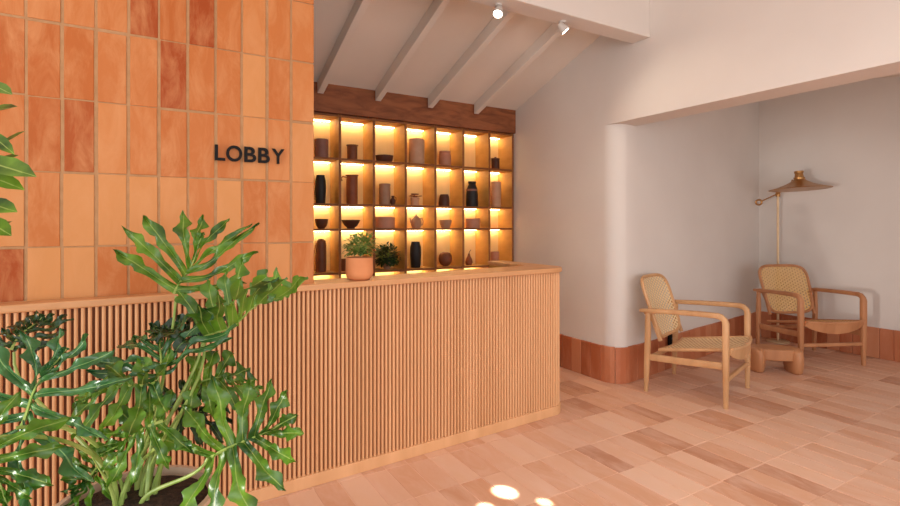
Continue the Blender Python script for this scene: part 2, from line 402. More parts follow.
desk = thing('reception_desk', 'long curved-end reception desk clad in vertical wooden slats', 'reception desk', (1.0, 2.5, 0))
def kid(o, p): o.parent = p; o.matrix_parent_inverse = Matrix.Translation(p.location).inverted() if p.rotation_euler.z == 0 else p.matrix_world.inverted(); return o
# plinth
m = MB(); m.prism(offset(dpath, 0)+offset(dpath, -.032)[::-1], 0.0, .06)
kid(m.build('plinth', M['slat'], bevel=.002), desk)
# slatted cladding: backing board and half-round slats
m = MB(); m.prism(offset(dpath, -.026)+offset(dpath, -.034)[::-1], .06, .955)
m.cur = 1
f, tot = walk(offset(dpath, -.026)); n = int(tot/.0222)
for i in range(n):
    p, t, nr = f((i+.5)*tot/n)
    r_ = .0069; prof = [(-r_, -.001), (-r_, .013), (-r_*.72, .0175), (-r_*.25, .0195), (r_*.25, .0195), (r_*.72, .0175), (r_, .013), (r_, -.001)]
    if i % 24 == 11: prof = [(a*.85, b) for a, b in prof]
    m.prism([tuple(p+t*a+nr*b) for a, b in prof], .0605, .9545)
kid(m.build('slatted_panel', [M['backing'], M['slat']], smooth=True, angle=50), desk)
# counter top
outer = offset(dpath, .01)
inner = [(2.315, 3.34), (2.315, 2.89), (2.305, 2.868), (2.29, 2.856), (TX+.005, 2.672), (TX+.005, TY-.006), (-1.5, TY-.006)]
m = MB(); m.prism(outer+inner, .9555, .986)
kid(m.build('counter_top', M['top'], bevel=.006, seg=3), desk)
# inner face of the return leg and lower work surface
m = MB(); m.prism([(2.32, 3.33), (2.32, 2.90), (2.345, 2.90), (2.345, 3.33)], 0, .954)
kid(m.build('inner_panel', M['shelf'], bevel=.002), desk)

# ------------------------------------------------------------ lobby lettering
sign = thing('lobby_sign', 'black capital letters reading LOBBY on the terracotta tile wall', 'sign', (.40, TY-.006, 1.60))
def letter(ch, x0, w, z0, h):
    cu = bpy.data.curves.new('tmp', 'FONT'); cu.body = ch; cu.size = 1; cu.extrude = .04; cu.offset = .02
    o = bpy.data.objects.new('tmp', cu); COL.objects.link(o)
    bpy.context.view_layer.update()
    me = bpy.data.meshes.new_from_object(o.evaluated_get(bpy.context.evaluated_depsgraph_get()))
    bpy.data.objects.remove(o)
    xs = [v.co.x for v in me.vertices]; ys = [v.co.y for v in me.vertices]
    for v in me.vertices:
        x, y, z = v.co
        v.co = (x0+(x-min(xs))/(max(xs)-min(xs))*w - sign.location.x, -.004+z*.1 - .004, z0+(y-min(ys))/(max(ys)-min(ys))*h - sign.location.z)
    me.materials.clear(); me.materials.append(M['black']); me.name = 'letter'
    l = bpy.data.objects.new('letter', me); COL.objects.link(l); l.parent = sign
lx = .252
for ch, w in (('L', .043), ('O', .068), ('B', .052), ('B', .052), ('Y', .058)):
    letter(ch, lx, w, 1.566+(0 if ch != 'O' else -.001), .071 if ch != 'O' else .073); lx += w+(.009 if ch != 'L' else .004)

# ------------------------------------------------------------ lit shelves
SX = [.763+.3034*i for i in range(9)]; SX[-1] = 3.186
SZ = [2.19, 1.83, 1.45, 1.24, .875, .52]
YF_, YB = 4.13, 4.37
shelf = thing('display_shelf', 'built-in wooden pigeonhole shelf with warm lit compartments behind the desk', 'shelf', (2.0, 4.25, 0))
kid(MB().box(SX[0]-.012, 3.186, YB, YB+.02, 0.0, 2.21).build('back_panel', M['shelf_back']), shelf)
for x in SX:
    e = -.012 if x != SX[-1] else -.024
    dv = MB().box(x+e, x+e+.022, YF_, YB, 0, 2.20); dv.mi[2] = 1
    kid(dv.build('divider', [M['shelf'], M['shelf_edge']], bevel=.0015, seg=1), shelf)
for z in SZ:
    for a, b in zip(SX, SX[1:]):
        b_ = b-.0125 if b != SX[-1] else b-.0245
        dv = MB().box(a+.0105, b_, YF_+.001, YB-.001, z-.018, z); dv.mi[2] = 1
        kid(dv.build('shelf_board', [M['shelf'], M['shelf_edge']], bevel=.0012, seg=1), shelf)
        if z < 2.3 and z != SZ[-1]:
            kid(MB().box(a+.02, b_-.012, YB-.040, YB-.014, z-.0235, z-.0185).build('light_strip', M['led']), shelf)

def SP(px, w, ztop, row, y=4.25):
    r = (px-450)/510; X = y*(.5075+.8616*r)/(.8616-.5075*r)
    d = X*FW.x+y*FW.y
    h = EYE-(ztop-224)/510*d-SZ[row]
    return X, w/2*d/510, h
def pottery(name, label, cat, px, w, ztop, row, prof, mat, y=4.25, grooves=0, parts=None, shape=None, sy=1, n=28):
    X, r_, h = SP(px, w, ztop, row, y)
    z0 = SZ[row]+.0008
    pr = [(a*r_, b*h) for a, b in prof]
    if grooves:
        out = []
        for (a, b), (c, d) in zip(pr, pr[1:]):
            k = max(1, int(abs(d-b)/h*grooves))
            for q in range(k*2):
                t = q/(k*2); out.append((a+(c-a)*t-(.002 if q % 2 else 0), b+(d-b)*t))
        pr = out+[pr[-1]]
    m = MB(); m.lathe(pr, (0, 0, 0), n, 1, sy)
    e = thing(name, label, cat, (X, y, z0)) if parts else None
    if not parts:
        o = m.build(name, M[mat], smooth=True, loc=(X, y, z0)); return tag(o, label, cat)
    m.build('body', M[mat], e, smooth=True)
    for pn, fn, pm in parts:
        q = MB(); fn(q, r_, h); q.build(pn, M[pm], e, smooth=True)
    return e
CYL = [(.0, 0), (.94, 0), (1, .03), (1, .97), (.96, 1), (.88, .99), (.86, .1), (0, .08)]
BOWL = [(0, 0), (.45, 0), (.5, .06), (.78, .28), (.94, .62), (1, 1), (.94, 1), (.8, .62), (.5, .25), (0, .2)]
TALLV = [(0, 0), (.8, 0), (.86, .02), (1, .5), (.96, .8), (.74, .97), (.76, 1), (.62, 1), (.6, .8), (0, .75)]
pottery('ribbed_pot', 'mauve brown ribbed pot in the top row beside the tile wall', 'pot', 321.5, 13.5, 139.5, 1, CYL, 'mauve', grooves=10)
pottery('lidded_jar', 'small brown jar with a wide flat rim, top row above the handled jug', 'jar', 352.3, 10, 146, 1, CYL, 'umber',
        parts=[('rim', lambda q, r, h: q.lathe([(r*.9, h*.98), (r*1.18, h*1.0), (r*1.18, h*1.05), (r*.8, h*1.05)]), 'umber')])
pottery('shallow_bowl', 'shallow dark brown bowl in the top row of the shelf', 'bowl', 384.4, 18, 155.8, 1, [(0, 0), (.7, 0), (.9, .3), (1, 1), (.92, 1), (.8, .4), (0, .3)], 'darkbrown')
pottery('large_cylinder_vase', 'large pale sand cylinder vase filling its top row compartment', 'vase', 416.7, 15.6, 139.6, 1, CYL, 'sand')
pottery('ribbed_jar', 'rose coloured ribbed round jar in the top row', 'jar', 445, 12.6, 151.5, 1, [(0, 0), (.82, 0), (.98, .12), (1, .5), (.95, .8), (.9, .84), (.94, .9), (.9, 1), (.8, 1), (.78, .3), (0, .25)], 'rose', grooves=9)
pottery('small_canister', 'small dark brown canister with a knobbed lid, last top row compartment', 'canister', 495.4, 8, 159, 1, CYL, 'darkbrown',
        parts=[('lid', lambda q, r, h: q.lathe([(0, h*.96), (r*1.06, h*.96), (r*1.06, h*1.04), (r*.3, h*1.07), (r*.25, h*1.16), (0, h*1.18)]), 'umber')])
pottery('black_tall_vase', 'tall black vase in the second row beside the tile wall', 'vase', 320.5, 10.8, 175.3, 2, TALLV, 'charcoal')
def jug_parts():
    return [('rim', lambda q, r, h: q.lathe([(r*.9, h*.97), (r*1.15, h*.985), (r*1.15, h*1.01), (r*.8, h*1.01)]), 'rust'),
            ('handle', lambda q, r, h: q.tube([(-r*.9, 0, h*.93), (-r*1.7, 0, h*.95), (-r*2.0, 0, h*.88), (-r*1.8, 0, h*.8)], .006), 'rust')]
pottery('handled_jug', 'tall rust brown jug with a flat rim and short side handle', 'jug', 352, 11.2, 175.5, 2, CYL, 'rust', grooves=0, parts=jug_parts())
pottery('pale_tall_cup', 'pale taupe tall cylinder with a small dark jug beside it', 'vase', 384.8, 11.4, 184, 2, CYL, 'taupe', grooves=6)
pottery('little_jug', 'tiny dark brown jug standing to the right of the pale taupe cylinder', 'jug', 392.8, 5.6, 196, 2, [(0, 0), (.7, 0), (1, .3), (.85, .6), (.4, .8), (.6, 1), (.4, 1), (0, .8)], 'darkbrown', y=4.2,
        parts=[('handle', lambda q, r, h: q.tube([(r*.5, 0, h*.9), (r*1.3, 0, h*.8), (r*1.2, 0, h*.45), (r*.85, 0, h*.4)], .003), 'darkbrown')])
def branches(q, r, h):
    for a, l in ((0, 1.6), (1.1, 1.4), (2.2, 1.5), (3.3, 1.5), (4.3, 1.3), (5.4, 1.7)):
        q.tube([(0, 0, h*.95), (cos(a)*r*.5, sin(a)*r*.3, h*1.15), (cos(a)*r*l, sin(a)*r*.6, h*(1.2+.12*sin(a*3)))], [.006, .006, .004], 5)
    q.lathe([(0, h*1.3), (r*.8, h*1.32), (r*.8, h*1.45), (0, h*1.45)])
pottery('cup_with_ornament', 'pale cup topped with a brown twig ornament in the second row', 'cup', 415, 9.5, 197.5, 2, [(0, 0), (.9, 0), (.85, .5), (1, .9), (.9, 1), (0, .95)], 'sand', parts=[('twig_ornament', branches, 'rust')])
pottery('squat_vase', 'squat dark brown vase in the second row', 'vase', 444.3, 11, 194.5, 2, [(0, 0), (.95, 0), (1, .25), (.88, .8), (.7, 1), (.5, 1), (.5, .5), (0, .4)], 'darkbrown')
pottery('black_bottle', 'black shouldered bottle vase with a short neck in the second row', 'bottle', 472, 12, 181.7, 2, [(0, 0), (.92, 0), (1, .04), (.97, .5), (.85, .72), (.62, .86), (.55, .9), (.66, .93), (.68, 1), (.5, 1), (.48, .6), (0, .5)], 'charcoal',
        parts=[('pattern_band', lambda q, r, h: q.lathe([(r*.93, h*.62), (r*.955, h*.66), (r*.93, h*.70)]), 'mauve')])
pottery('ribbed_cylinder', 'pale ribbed tall cylinder in the last compartment of the second row', 'vase', 496, 10.2, 182, 2, CYL, 'sand', grooves=14)
pottery('dark_bowl', 'dark brown bowl in the third row beside the tile wall', 'bowl', 321.5, 13, 219, 3, BOWL, 'darkbrown')
pottery('flared_bowl', 'wide flared brown bowl with a small foot in the third row', 'bowl', 350.8, 18.5, 220, 3, [(0, 0), (.40, 0), (.40, .1), (.66, .32), (.88, .68), (1, .93), (1, 1), (.93, 1), (.75, .7), (0, .3)], 'darkbrown')
pottery('wide_dish', 'wide straight sided rose dish in the third row', 'dish', 384.8, 20, 217, 3, CYL, 'rose')
def teapot_parts():
    return [('lid', lambda q, r, h: q.lathe([(0, h*.95), (r*.5, h*.98), (r*.42, h*1.08), (r*.15, h*1.14), (r*.16, h*1.28), (0, h*1.3)]), 'taupe'),
            ('spout', lambda q, r, h: q.tube([(-r*.8, 0, h*.4), (-r*1.15, 0, h*.6), (-r*1.35, 0, h*.95)], [.012, .009, .006]), 'taupe'),
            ('handle', lambda q, r, h: q.tube([(r*.8, 0, h*.85), (r*1.25, 0, h*.95), (r*1.5, 0, h*.65), (r*1.35, 0, h*.35), (r*.9, 0, h*.25)], .005), 'taupe')]
pottery('teapot', 'small taupe teapot with round lid and loop handle', 'teapot', 416.3, 10.5, 217.5, 3, [(0, 0), (.7, 0), (.98, .3), (1, .5), (.8, .85), (.5, 1), (0, 1)], 'taupe', parts=teapot_parts())
pottery('tapered_bowl', 'small pale taupe bowl right of the teapot', 'bowl', 445.6, 12.4, 220, 3, [(0, 0), (.65, 0), (.9, .5), (1, .95), (.95, 1), (.85, .95), (.6, .3), (0, .25)], 'taupe')
pottery('straight_bowl', 'straight sided taupe bowl near the right end of the third row', 'bowl', 472.8, 14.6, 218.6, 3, CYL, 'rose')
pottery('arched_vase', 'tall round topped brown vase in the bottom row beside the tile wall', 'vase', 321, 10.5, 238.8, 4, [(0, 0), (.96, 0), (1, .03), (1, .8), (.86, .93), (.5, .99), (.15, 1), (0, 1)], 'umber', grooves=18)
pottery('brown_canister', 'brown canister mostly hidden behind the orange pot on the counter', 'canister', 346.5, 12, 259, 4, CYL, 'umber')
pottery('black_faceted_vase', 'black ribbed vase in the bottom row right of the bushy plant', 'vase', 415.6, 11.4, 241.8, 4, TALLV, 'charcoal', n=9)
pottery('clay_ball', 'round brown clay ball vessel in the bottom row', 'vessel', 445.3, 13.6, 252, 4, [(0, 0), (.35, 0), (.7, .12), (.94, .32), (1, .52), (.93, .74), (.7, .92), (.4, .99), (.25, .97), (0, .93)], 'umber')
pottery('pear_ornament', 'small brown pear shaped ornament in the bottom row', 'ornament', 469, 7.6, 253, 4, [(0, 0), (.7, 0), (1, .22), (.8, .5), (.4, .72), (.22, .95), (0, 1)], 'rust',
        parts=[('stem', lambda q, r, h: q.tube([(0, 0, h*.97), (r*.2, 0, h*1.12), (r*.6, 0, h*1.25)], .003), 'darkbrown')])
pottery('small_pale_pot', 'small pale rose pot in the last compartment of the bottom row', 'pot', 495, 8.4, 251.7, 4, CYL, 'rose')

# ------------------------------------------------------------ leafy plants
def frame_from(d, up):
    d = d.normalized(); s = d.cross(up)
    if s.length < 1e-3: s = d.cross(V3((1, 0, 0)))
    s.normalize(); return d, s, s.cross(d)
def small_leaf(m, p, d, up, L, w, curl=.25):
    d, s, n = frame_from(V3(d), V3(up))
    rows = []
    o = len(m.v)
    for k in range(5):
        t = k/4; ww = w*sin(pi*min(1, t*.92+.06))**.8 if k < 4 else .0005
        c = p+d*(L*t)-n*(curl*L*t*t)
        rows.append((c-s*ww/2, c-n*ww*.12, c+s*ww/2))
    vs = [q for r_ in rows for q in r_]; uv = [(u, k/4) for k in range(5) for u in (0, .5, 1)]
    fs = []
    for k in range(4):
        a = k*3; fs += [(a, a+1, a+4, a+3), (a+1, a+2, a+5, a+4)]
    m._add(vs, fs, uv)
def bush(m, st, c, rad, n, L, w, seed, flat=.8, low=-.5):
    q = random.Random(seed)
    for i in range(n):
        th = q.uniform(0, 2*pi); ph = math.acos(q.uniform(low, 1)); rr = rad*q.uniform(.45, 1)
        d = V3((sin(ph)*cos(th), sin(ph)*sin(th), cos(ph)*flat))
        p = V3(c)+d*rr
        small_leaf(m, p, d+V3((q.uniform(-.6, .6), q.uniform(-.6, .6), q.uniform(-.4, .5))), (0, 0, 1), L*q.uniform(.7, 1.2), w*q.uniform(.8, 1.2))
        if i % 6 == 0: st.tube([V3(c)-V3((0, 0, rad*.5)), V3(c)+d*rr*.5, p], .0016, 4)
# pot plant on the counter
px_, py_ = .957, 2.57
e = thing('potted_herb', 'small leafy green plant in an orange terracotta pot on the counter', 'plant', (px_, py_, .9865))
MB().lathe([(0, 0), (.05, 0), (.066, .012), (.0725, .035), (.071, .116), (.068, .1185), (.063, .116), (.063, .098), (0, .098)], n=40).build('pot', M['clay'], e, smooth=True)
MB().lathe([(0, .0985), (.0625, .0985), (.04, .106), (0, .109)], n=20).build('soil', M['soil'], e)
m = MB(); st = MB(); m.open = True; bush(m, st, (0.006, 0, .170), .094, 420, .022, .015, 3, .8, -.6)
m.build('foliage', M['leaf_small'], e, smooth=True); st.build('stems', M['stalk'], e, smooth=True)
# dark bushy plant inside the bottom row
X, r_, h = SP(391, 26, 240, 4, 4.25)
e = thing('shelf_plant', 'dark bushy green plant in a small pale pot inside the bottom row of shelves', 'plant', (1.832, 4.222, SZ[4]+.001))
MB().lathe([(0, 0), (.03, 0), (.038, .08), (.034, .082), (.032, .07), (0, .07)], n=20).build('pot', M['taupe'], e, smooth=True)
m = MB(); st = MB(); m.open = True; bush(m, st, (0, 0, .115), .112, 700, .030, .021, 5, .95, -.75)
for v in range(len(m.v)): m.v[v] = (max(-.125, min(.125, m.v[v][0])), max(-.112, min(.108, m.v[v][1])), max(.008, m.v[v][2]))
for v in range(len(st.v)): st.v[v] = (max(-.12, min(.12, st.v[v][0])), max(-.11, min(.105, st.v[v][1])), max(.008, st.v[v][2]))
m.build('foliage', M['leaf_shrub'], e, smooth=True); st.build('stems', M['stalk'], e, smooth=True)

# ------------------------------------------------------------ ceiling spotlights
for (X, Y) in ((1.885, 2.60), (2.42, 2.60)):
    first = X < 2
    t = thing('ceiling_spotlight', 'lit ceiling spotlight under the beam, the one farther from the right wall' if first else 'lit ceiling spotlight under the beam, the one nearer the right wall', 'spotlight', (X, Y, 2.66), 0, 'spotlights under the beam')
    tilt = Matrix.Rotation(R(28 if first else -35), 4, 'Y') @ Matrix.Rotation(R(-20), 4, 'X')
    MB().lathe([(0, -.001), (.022, -.001), (.022, -.012), (0, -.012)][::-1], n=16).build('mount', M['white'], t, smooth=True)
    Tm = Matrix.Translation((0, 0, -.045)) @ tilt
    MB().lathe([(0, .034), (.018, .034), (.034, -.02), (.034, -.032), (.028, -.032), (.028, -.022), (0, -.022)][::-1], n=24, T=Tm).build('housing', M['white'], t, smooth=True); hs = [c for c in t.children if c.name.startswith('housing')][0]
    MB().lathe([(0, -.030), (.0265, -.030), (.0265, -.0235), (0, -.0235)], n=24, T=Tm).build('lens', M['lens'], hs, smooth=True)
    l = bpy.data.lights.new('spot_beam', 'SPOT'); l.energy = 11; l.spot_size = R(110); l.spot_blend = .8; l.color = (1, .85, .68); l.shadow_soft_size = .03
    lo = bpy.data.objects.new('spot_beam', l); COL.objects.link(lo); lo.parent = t; lo.matrix_local = Tm @ Matrix.Translation((0, 0, -.04))

# ------------------------------------------------------------ chairs
def lounge_chair(name, label, loc, rz, wood, cane):
    t = thing(name, label, 'armchair', loc, rz)
    w, yfr, yb = .305, -.27, .27            # half width, front and rear leg centres; the chair faces -y
    for sx in (-1, 1):
        x = sx*w
        # front leg bends over into the armrest
        m = MB()
        pts = [(x, yfr, 0), (x, yfr, .2), (x, yfr, .45), (x, yfr, .585)]; hh = [.030, .042, .050, .050]; ww = [.030, .038, .042, .042]
        pts += [(x, yfr+.008, .612), (x, yfr+.03, .63), (x, yfr+.06, .637)]; hh += [.040, .038, .034]; ww += [.04, .042, .042]
        m.sweep(pts, hh, ww, (1, 0, 0))
        m.build('leg', M[wood], t, smooth=True)
        m = MB(); m.sweep([(x, yfr+.055, .637), (x, -.1, .636), (x, .1, .628), (x, yb, .618), (x, yb+.06, .614)], [.046, .05, .048, .044, .03], [.038, .038, .036, .034, .024], (1, 0, 0))
        m.build('armrest', M[wood], t, smooth=True)
        m = MB(); m.sweep([(x, yb+.015, 0), (x, yb+.008, .2), (x, yb, .42), (x, yb, .608)], [.026, .034, .036, .028], [.028, .042, .044, .034], (1, 0, 0))
        m.build('leg', M[wood], t, smooth=True)
        m = MB(); m.sweep([(sx*(w-.005), yfr+.01, .29), (sx*(w-.005), 0, .275), (sx*(w-.005), yb-.01, .265)], .02, .05, (1, 0, 0))
        m.build('side_rail', M[wood], t, smooth=True)
    MB().sweep([(-w+.01, yfr, .195), (w-.01, yfr, .195)], .026, .032, (0, 1, 0)).build('stretcher', M[wood], t, smooth=True)
    MB().sweep([(-w+.01, yb, .25), (w-.01, yb, .25)], .026, .036, (0, 1, 0)).build('stretcher', M[wood], t, smooth=True)
    # seat: woven panel, sloping back, rounded front; frame; deep curved apron
    def seatpt(u, v):      # u across -1..1, v 0 front..1 back
        y = -.30-.03*(1-u*u)+v*.50; z = .412-.028*(1-v)*0-.085*v-.018*(1-u*u)*sin(pi*min(1, v+.15))
        hw = .268-.012*v
        return V3((u*hw, y, z))
    m = MB(); m.open = True; nu, nv = 14, 12
    vs = []; uv = []
    for j in range(nv+1):
        for i in range(nu+1):
            p = seatpt(-1+2*i/nu, j/nv); vs.append(p); uv.append((p.x*2.4, p.y*2.4))
    fs = [(j*(nu+1)+i, j*(nu+1)+i+1, (j+1)*(nu+1)+i+1, (j+1)*(nu+1)+i) for j in range(nv) for i in range(nu)]
    m._add(vs, fs, uv); s_ = m.build('seat', M[cane], t, smooth=True)
    loop = [seatpt(-1+2*i/10, 0) for i in range(11)]+[seatpt(1, j/6) for j in range(1, 7)]+[seatpt(1-2*i/10, 1) for i in range(1, 11)]+[seatpt(-1, 1-j/6) for j in range(1, 7)]
    MB().tube([p-V3((0, 0, .006)) for p in loop], .013, 8).build('seat_frame', M[wood], s_, smooth=True)
    m = MB(); vs = []; n = 14
    for i in range(n+1):
        u = -1+2*i/n; p = seatpt(u, 0); dz = .028+.062*(1-u*u)**.8
        for yy in (-.006, .012): vs += [(p.x*1.06, p.y+yy, p.z-.012), (p.x*1.06, p.y+yy+.012, p.z-.012-dz)]
    fs = []
    for i in range(n):
        a = i*4; b = a+4; fs += [(a, b, b+1, a+1), (a+2, a+3, b+3, b+2), (a, a+2, b+2, b), (a+1, b+1, b+3, a+3)]
    fs += [(0, 1, 3, 2), (n*4, n*4+2, n*4+3, n*4+1)]
    m._add(vs, fs); m.build('apron', M[wood], s_, smooth=True, angle=30)
    # backrest: rounded trapezoid of woven cane in a bent wood frame, leaning back
    def backpt(u, v):       # v 0 bottom..1 top
        hw = .235+.03*v
        z = .40+.455*v; y = .195+.155*v+.03*(1-u*u)
        return V3((u*hw, y, z))
    def rr(n=40):           # superellipse boundary in (u,v)
        out = []
        for k in range(n):
            a = 2*pi*k/n; c, s2 = cos(a), sin(a); e_ = .42
            out.append((math.copysign(abs(c)**e_, c), .5+.5*math.copysign(abs(s2)**e_, s2)))
        return out
    B = rr(44)
    m = MB(); m.open = True; vs = []; uv = []; K = 6
    for k in range(K+1):
        for u, v in B:
            p = backpt(u*k/K, .5+(v-.5)*k/K); vs.append(p); uv.append((p.x*2.4, p.z*2.4))
    N_ = len(B); fs = [(k*N_+i, k*N_+(i+1) % N_, (k+1)*N_+(i+1) % N_, (k+1)*N_+i) for k in range(1, K) for i in range(N_)]+[(0, N_+i, N_+(i+1) % N_) for i in range(N_)]
    m._add(vs, fs, uv); bk = m.build('backrest', M[cane], t, smooth=True)
    fl = [backpt(u, v) for u, v in B]
    MB().tube(fl+fl[:2], .0135, 8, cap=False).build('back_frame', M[wood], bk, smooth=True)
    for sx in (-1, 1):
        MB().sweep([(sx*.235, .20, .385), (sx*.235, .25, .52), (sx*.25, .285, .60)], .022, .03, (1, 0, 0)).build('back_support', M[wood], t, smooth=True)
        MB().sweep([(sx*.236, .24, .60), (sx*w, yb+.02, .598)], .02, .022, (0, 1, 0)).build('back_bracket', M[wood], t, smooth=True)
    return t
lounge_chair('lounge_armchair', 'pale wooden armchair with woven cane seat, nearer the reception desk', (3.65, 2.42, 0.001), R(17), 'chair', 'cane')
lounge_chair('lounge_armchair', 'reddish wooden armchair with woven cane back, beside the standing lamp', (5.40, 2.45, 0.001), R(-25), 'chair2', 'cane2')

# ------------------------------------------------------------ low wooden side table
t = thing('side_table', 'low chunky wooden stool table with barrel shaped ends between the armchairs', 'side table', (4.70, 2.40, 0.001), R(-43))
m = MB(); top = []
N_ = 40
prof2 = []
for k in range(N_):
    a = 2*pi*k/N_; c, s2 = cos(a), sin(a)
    prof2.append((math.copysign(abs(c)**.5, c)*.135, math.copysign(abs(s2)**.4, s2)*.112))
m.prism(prof2, .108, .204)
m.build('table_top', M['chair2'], t, smooth=True, bevel=.012, seg=3)
for sx in (-1, 1):
    m = MB(); m.lathe([(0, 0), (.050, 0), (.057, .012), (.063, .06), (.065, .11), (.063, .16), (.058, .192), (.050, .202), (.03, .206), (0, .2065)], (sx*.148, 0, 0), 32, 1, 2.1)
    m.build('leg', M['chair2'], t, smooth=True)

# ------------------------------------------------------------ standing lamp
lx_, ly_ = 5.87, 2.96
t = thing('standing_lamp', 'brass standing lamp with wide conical shade behind the reddish armchair', 'lamp', (lx_, ly_, 0.001))
MB().lathe([(0, 0), (.11, 0), (.11, .012), (.10, .02), (.014, .024), (0, .024)], n=32).build('base', M['pale_brass'], t, smooth=True)
MB().tube([(0, 0, .02), (0, 0, 1.60)], .0125, 12).build('pole', M['pale_brass'], t, smooth=True)
MB().tube([(0, 0, 1.575), (0, 0, 1.63)], .022, 12).tube([(-.035, 0, 1.6), (.03, 0, 1.6)], .012, 8).build('joint', M['brass'], t, smooth=True)
sc_ = V3((-.20, -.31, 1.63))
m = MB(); m.tube([(-.03, .16, 1.53), (-.03, 0, 1.6), (-.09, -.16, 1.668), (sc_.x+.02, sc_.y+.08, 1.73)], .007, 8)
m.build('arm', M['brass'], t, smooth=True)
m = MB(); ring = [(-.03+.0*cos(a), .185+.032*cos(a), 1.52+.028*sin(a)) for a in [2*pi*k/16 for k in range(18)]]
m.tube(ring, .010, 8, cap=False); m.build('counterweight', M['brass'], t, smooth=True)
Ts = Matrix.Translation(sc_) @ Matrix.Rotation(R(-3), 4, 'X')
MB().lathe([(.27, 0), (.272, .004), (.20, .025), (.12, .055), (.065, .085), (.050, .10), (.044, .10), (.06, .078), (.115, .048), (.20, .018), (.265, -.001)], n=40, T=Ts).build('lamp_shade', M['brass'], t, smooth=True)
sh = [c for c in t.children if c.name.startswith('lamp_shade')][0]
MB().lathe([(0, .095), (.048, .095), (.05, .12), (.040, .124), (.036, .16), (.042, .165), (.042, .185), (.0, .187)], n=24, T=Ts).build('shade_cap', M['brass'], sh, smooth=True)
MB().lathe([(0, .03), (.018, .034), (.028, .05), (.02, .07), (.012, .09), (0, .094)], n=16, T=Ts).build('bulb', M['bulb'], sh, smooth=True)
l = bpy.data.lights.new('lamp_light', 'POINT'); l.energy = 7; l.color = (1, .72, .42); l.shadow_soft_size = .02
lo = bpy.data.objects.new('lamp_light', l); COL.objects.link(lo); lo.parent = t; lo.location = sc_+V3((0, 0, .02))

# small black socket box on the skirting
wx = 3.95; wy = 2.835+(wx-3.45)*(3.226-2.835)/(5.97-3.45)-.021
e = thing('power_socket', 'small black power socket box on the skirting behind the pale armchair', 'power socket', (wx, wy, .265), math.atan2(3.226-2.835, 5.97-3.45))
MB().box(-.035, .035, -.03, 0, -.05, .05).build('box', M['black'], e, bevel=.004)
MB().tube([(0, -.032, .012), (0, -.0295, .012)], .014, 12).build('outlet', M['white'], e, smooth=True)

# ------------------------------------------------------------ big philodendron
def lobed_leaf(parent, B, tip, N, wid, nl=6, a0=118, a1=28, fold=15, droop=.12, ldroop=.25, mat='leaf', seed=0, lw=.5, curl=0.):
    q = random.Random(seed); B = V3(B); U = V3(tip)-B; L = U.length; U.normalize()
    N = V3(N); N = (N-U*N.dot(U)).normalized(); Vv = N.cross(U)
    fo = R(fold)
    def warp(u, v, z=0):
        av = abs(v); k = (av/wid) if wid else 0
        h = av*sin(fo) - ldroop*wid*k*k - droop*L*(max(u, 0)/L)**2 + .012*sin(u*31+seed)+.01*sin(v*37+seed*2)+z
        return B+U*(u+curl*v)+Vv*(v*cos(fo))+N*h
    m = MB(); m.open = True
    span = .66*L
    def lobe(side, t0, tc, t1, ang, ln, w):
        K = 20; vs = []; uv = []; ca, sa = cos(ang), sin(ang)
        bend = q.uniform(-.1, .3); ph = q.uniform(0, 6)
        cu, cv = tc, 0; th = ang
        for k in range(K+1):
            s = k/K
            if k: cu += cos(th)*ln/K; cv += sin(th)*ln/K; th -= bend*.9/K
            du, dv = -sin(th), cos(th)
            tri = lambda a: 2*abs(2*((a/6.283) % 1)-1)-1
            tooth = .42*tri(s*20+ph)+.12*sin(s*43+ph)
            prof = (.62+.48*math.exp(-((s-.68)/.22)**2))*(1 if s < .74 else max(0, 1-((s-.74)/.26)**1.6)**.8)
            ww = w*prof*(1+tooth*(1 if s > .35 else 0))
            tooth2 = .42*tri(s*20+ph+2.5); wv = w*prof*(1+tooth2*(1 if s > .35 else 0))
            b_ = min(1, max(0, s-.12)/.36); b_ = b_*b_*(3-2*b_)
            # du,dv is the perpendicular pointing back towards the leaf base side
            Lu, Lv = cu+du*ww, cv+dv*ww; Ru, Rv = cu-du*wv, cv-dv*wv
            # start: shared border on the midrib fans outwards along the lobe direction
            su0, sv0 = t0+cos(ang)*ln*s, sin(ang)*ln*s; su1, sv1 = t1+cos(ang)*ln*s, sin(ang)*ln*s
            Lu, Lv = su0*(1-b_)+Lu*b_, sv0*(1-b_)+Lv*b_
            Ru, Rv = su1*(1-b_)+Ru*b_, sv1*(1-b_)+Rv*b_
            for (a, b2, z, uu) in ((Lu, Lv, 0, 0), ((Lu+cu)/2, (Lv+cv)/2, .0015, .25), (cu, cv, -.003, .5), ((Ru+cu)/2, (Rv+cv)/2, .0015, .75), (Ru, Rv, 0, 1)):
                vs.append(warp(a, side*b2, z+ (.012*sin(s*13+ph)*(abs(uu-.5)*2)))); uv.append((uu, s))
        fs = []
        for k in range(K):
            for c in range(4):
                a = k*5+c; f_ = (a, a+1, a+6, a+5); fs.append(f_ if side > 0 else f_[::-1])
        m._add(vs, fs, uv)
    sp = span/nl
    for side in (1, -1):
        for i in range(nl):
            tt = i/(nl-1); ang = R(a0+(a1-a0)*tt+q.uniform(-5, 5))
            shape = (.72+.42*sin(pi*(tt*.75+.18)))*(1-.22*tt)
            ln = wid*shape*q.uniform(.9, 1.08)
            lobe(side, sp*i, sp*(i+.5), sp*(i+1), ang, ln, sp*lw*1.3*q.uniform(.9, 1.1)*(1.1-.1*tt))
    # end lobe, two halves
    for side in (1, -1):
        lobe(side, span*.86, span*.97, span*1.0, R(3), L-span*.93, sp*lw*.9)
    m.cur = 1
    rib = [warp(L*t, 0, .0) for t in [k/12 for k in range(13)]]
    m.tube(rib, [.0042*(1-.85*k/12)+.0006 for k in range(13)], 5)
    return m.build('leaf', [M[mat], M['stalk']], parent, smooth=True)

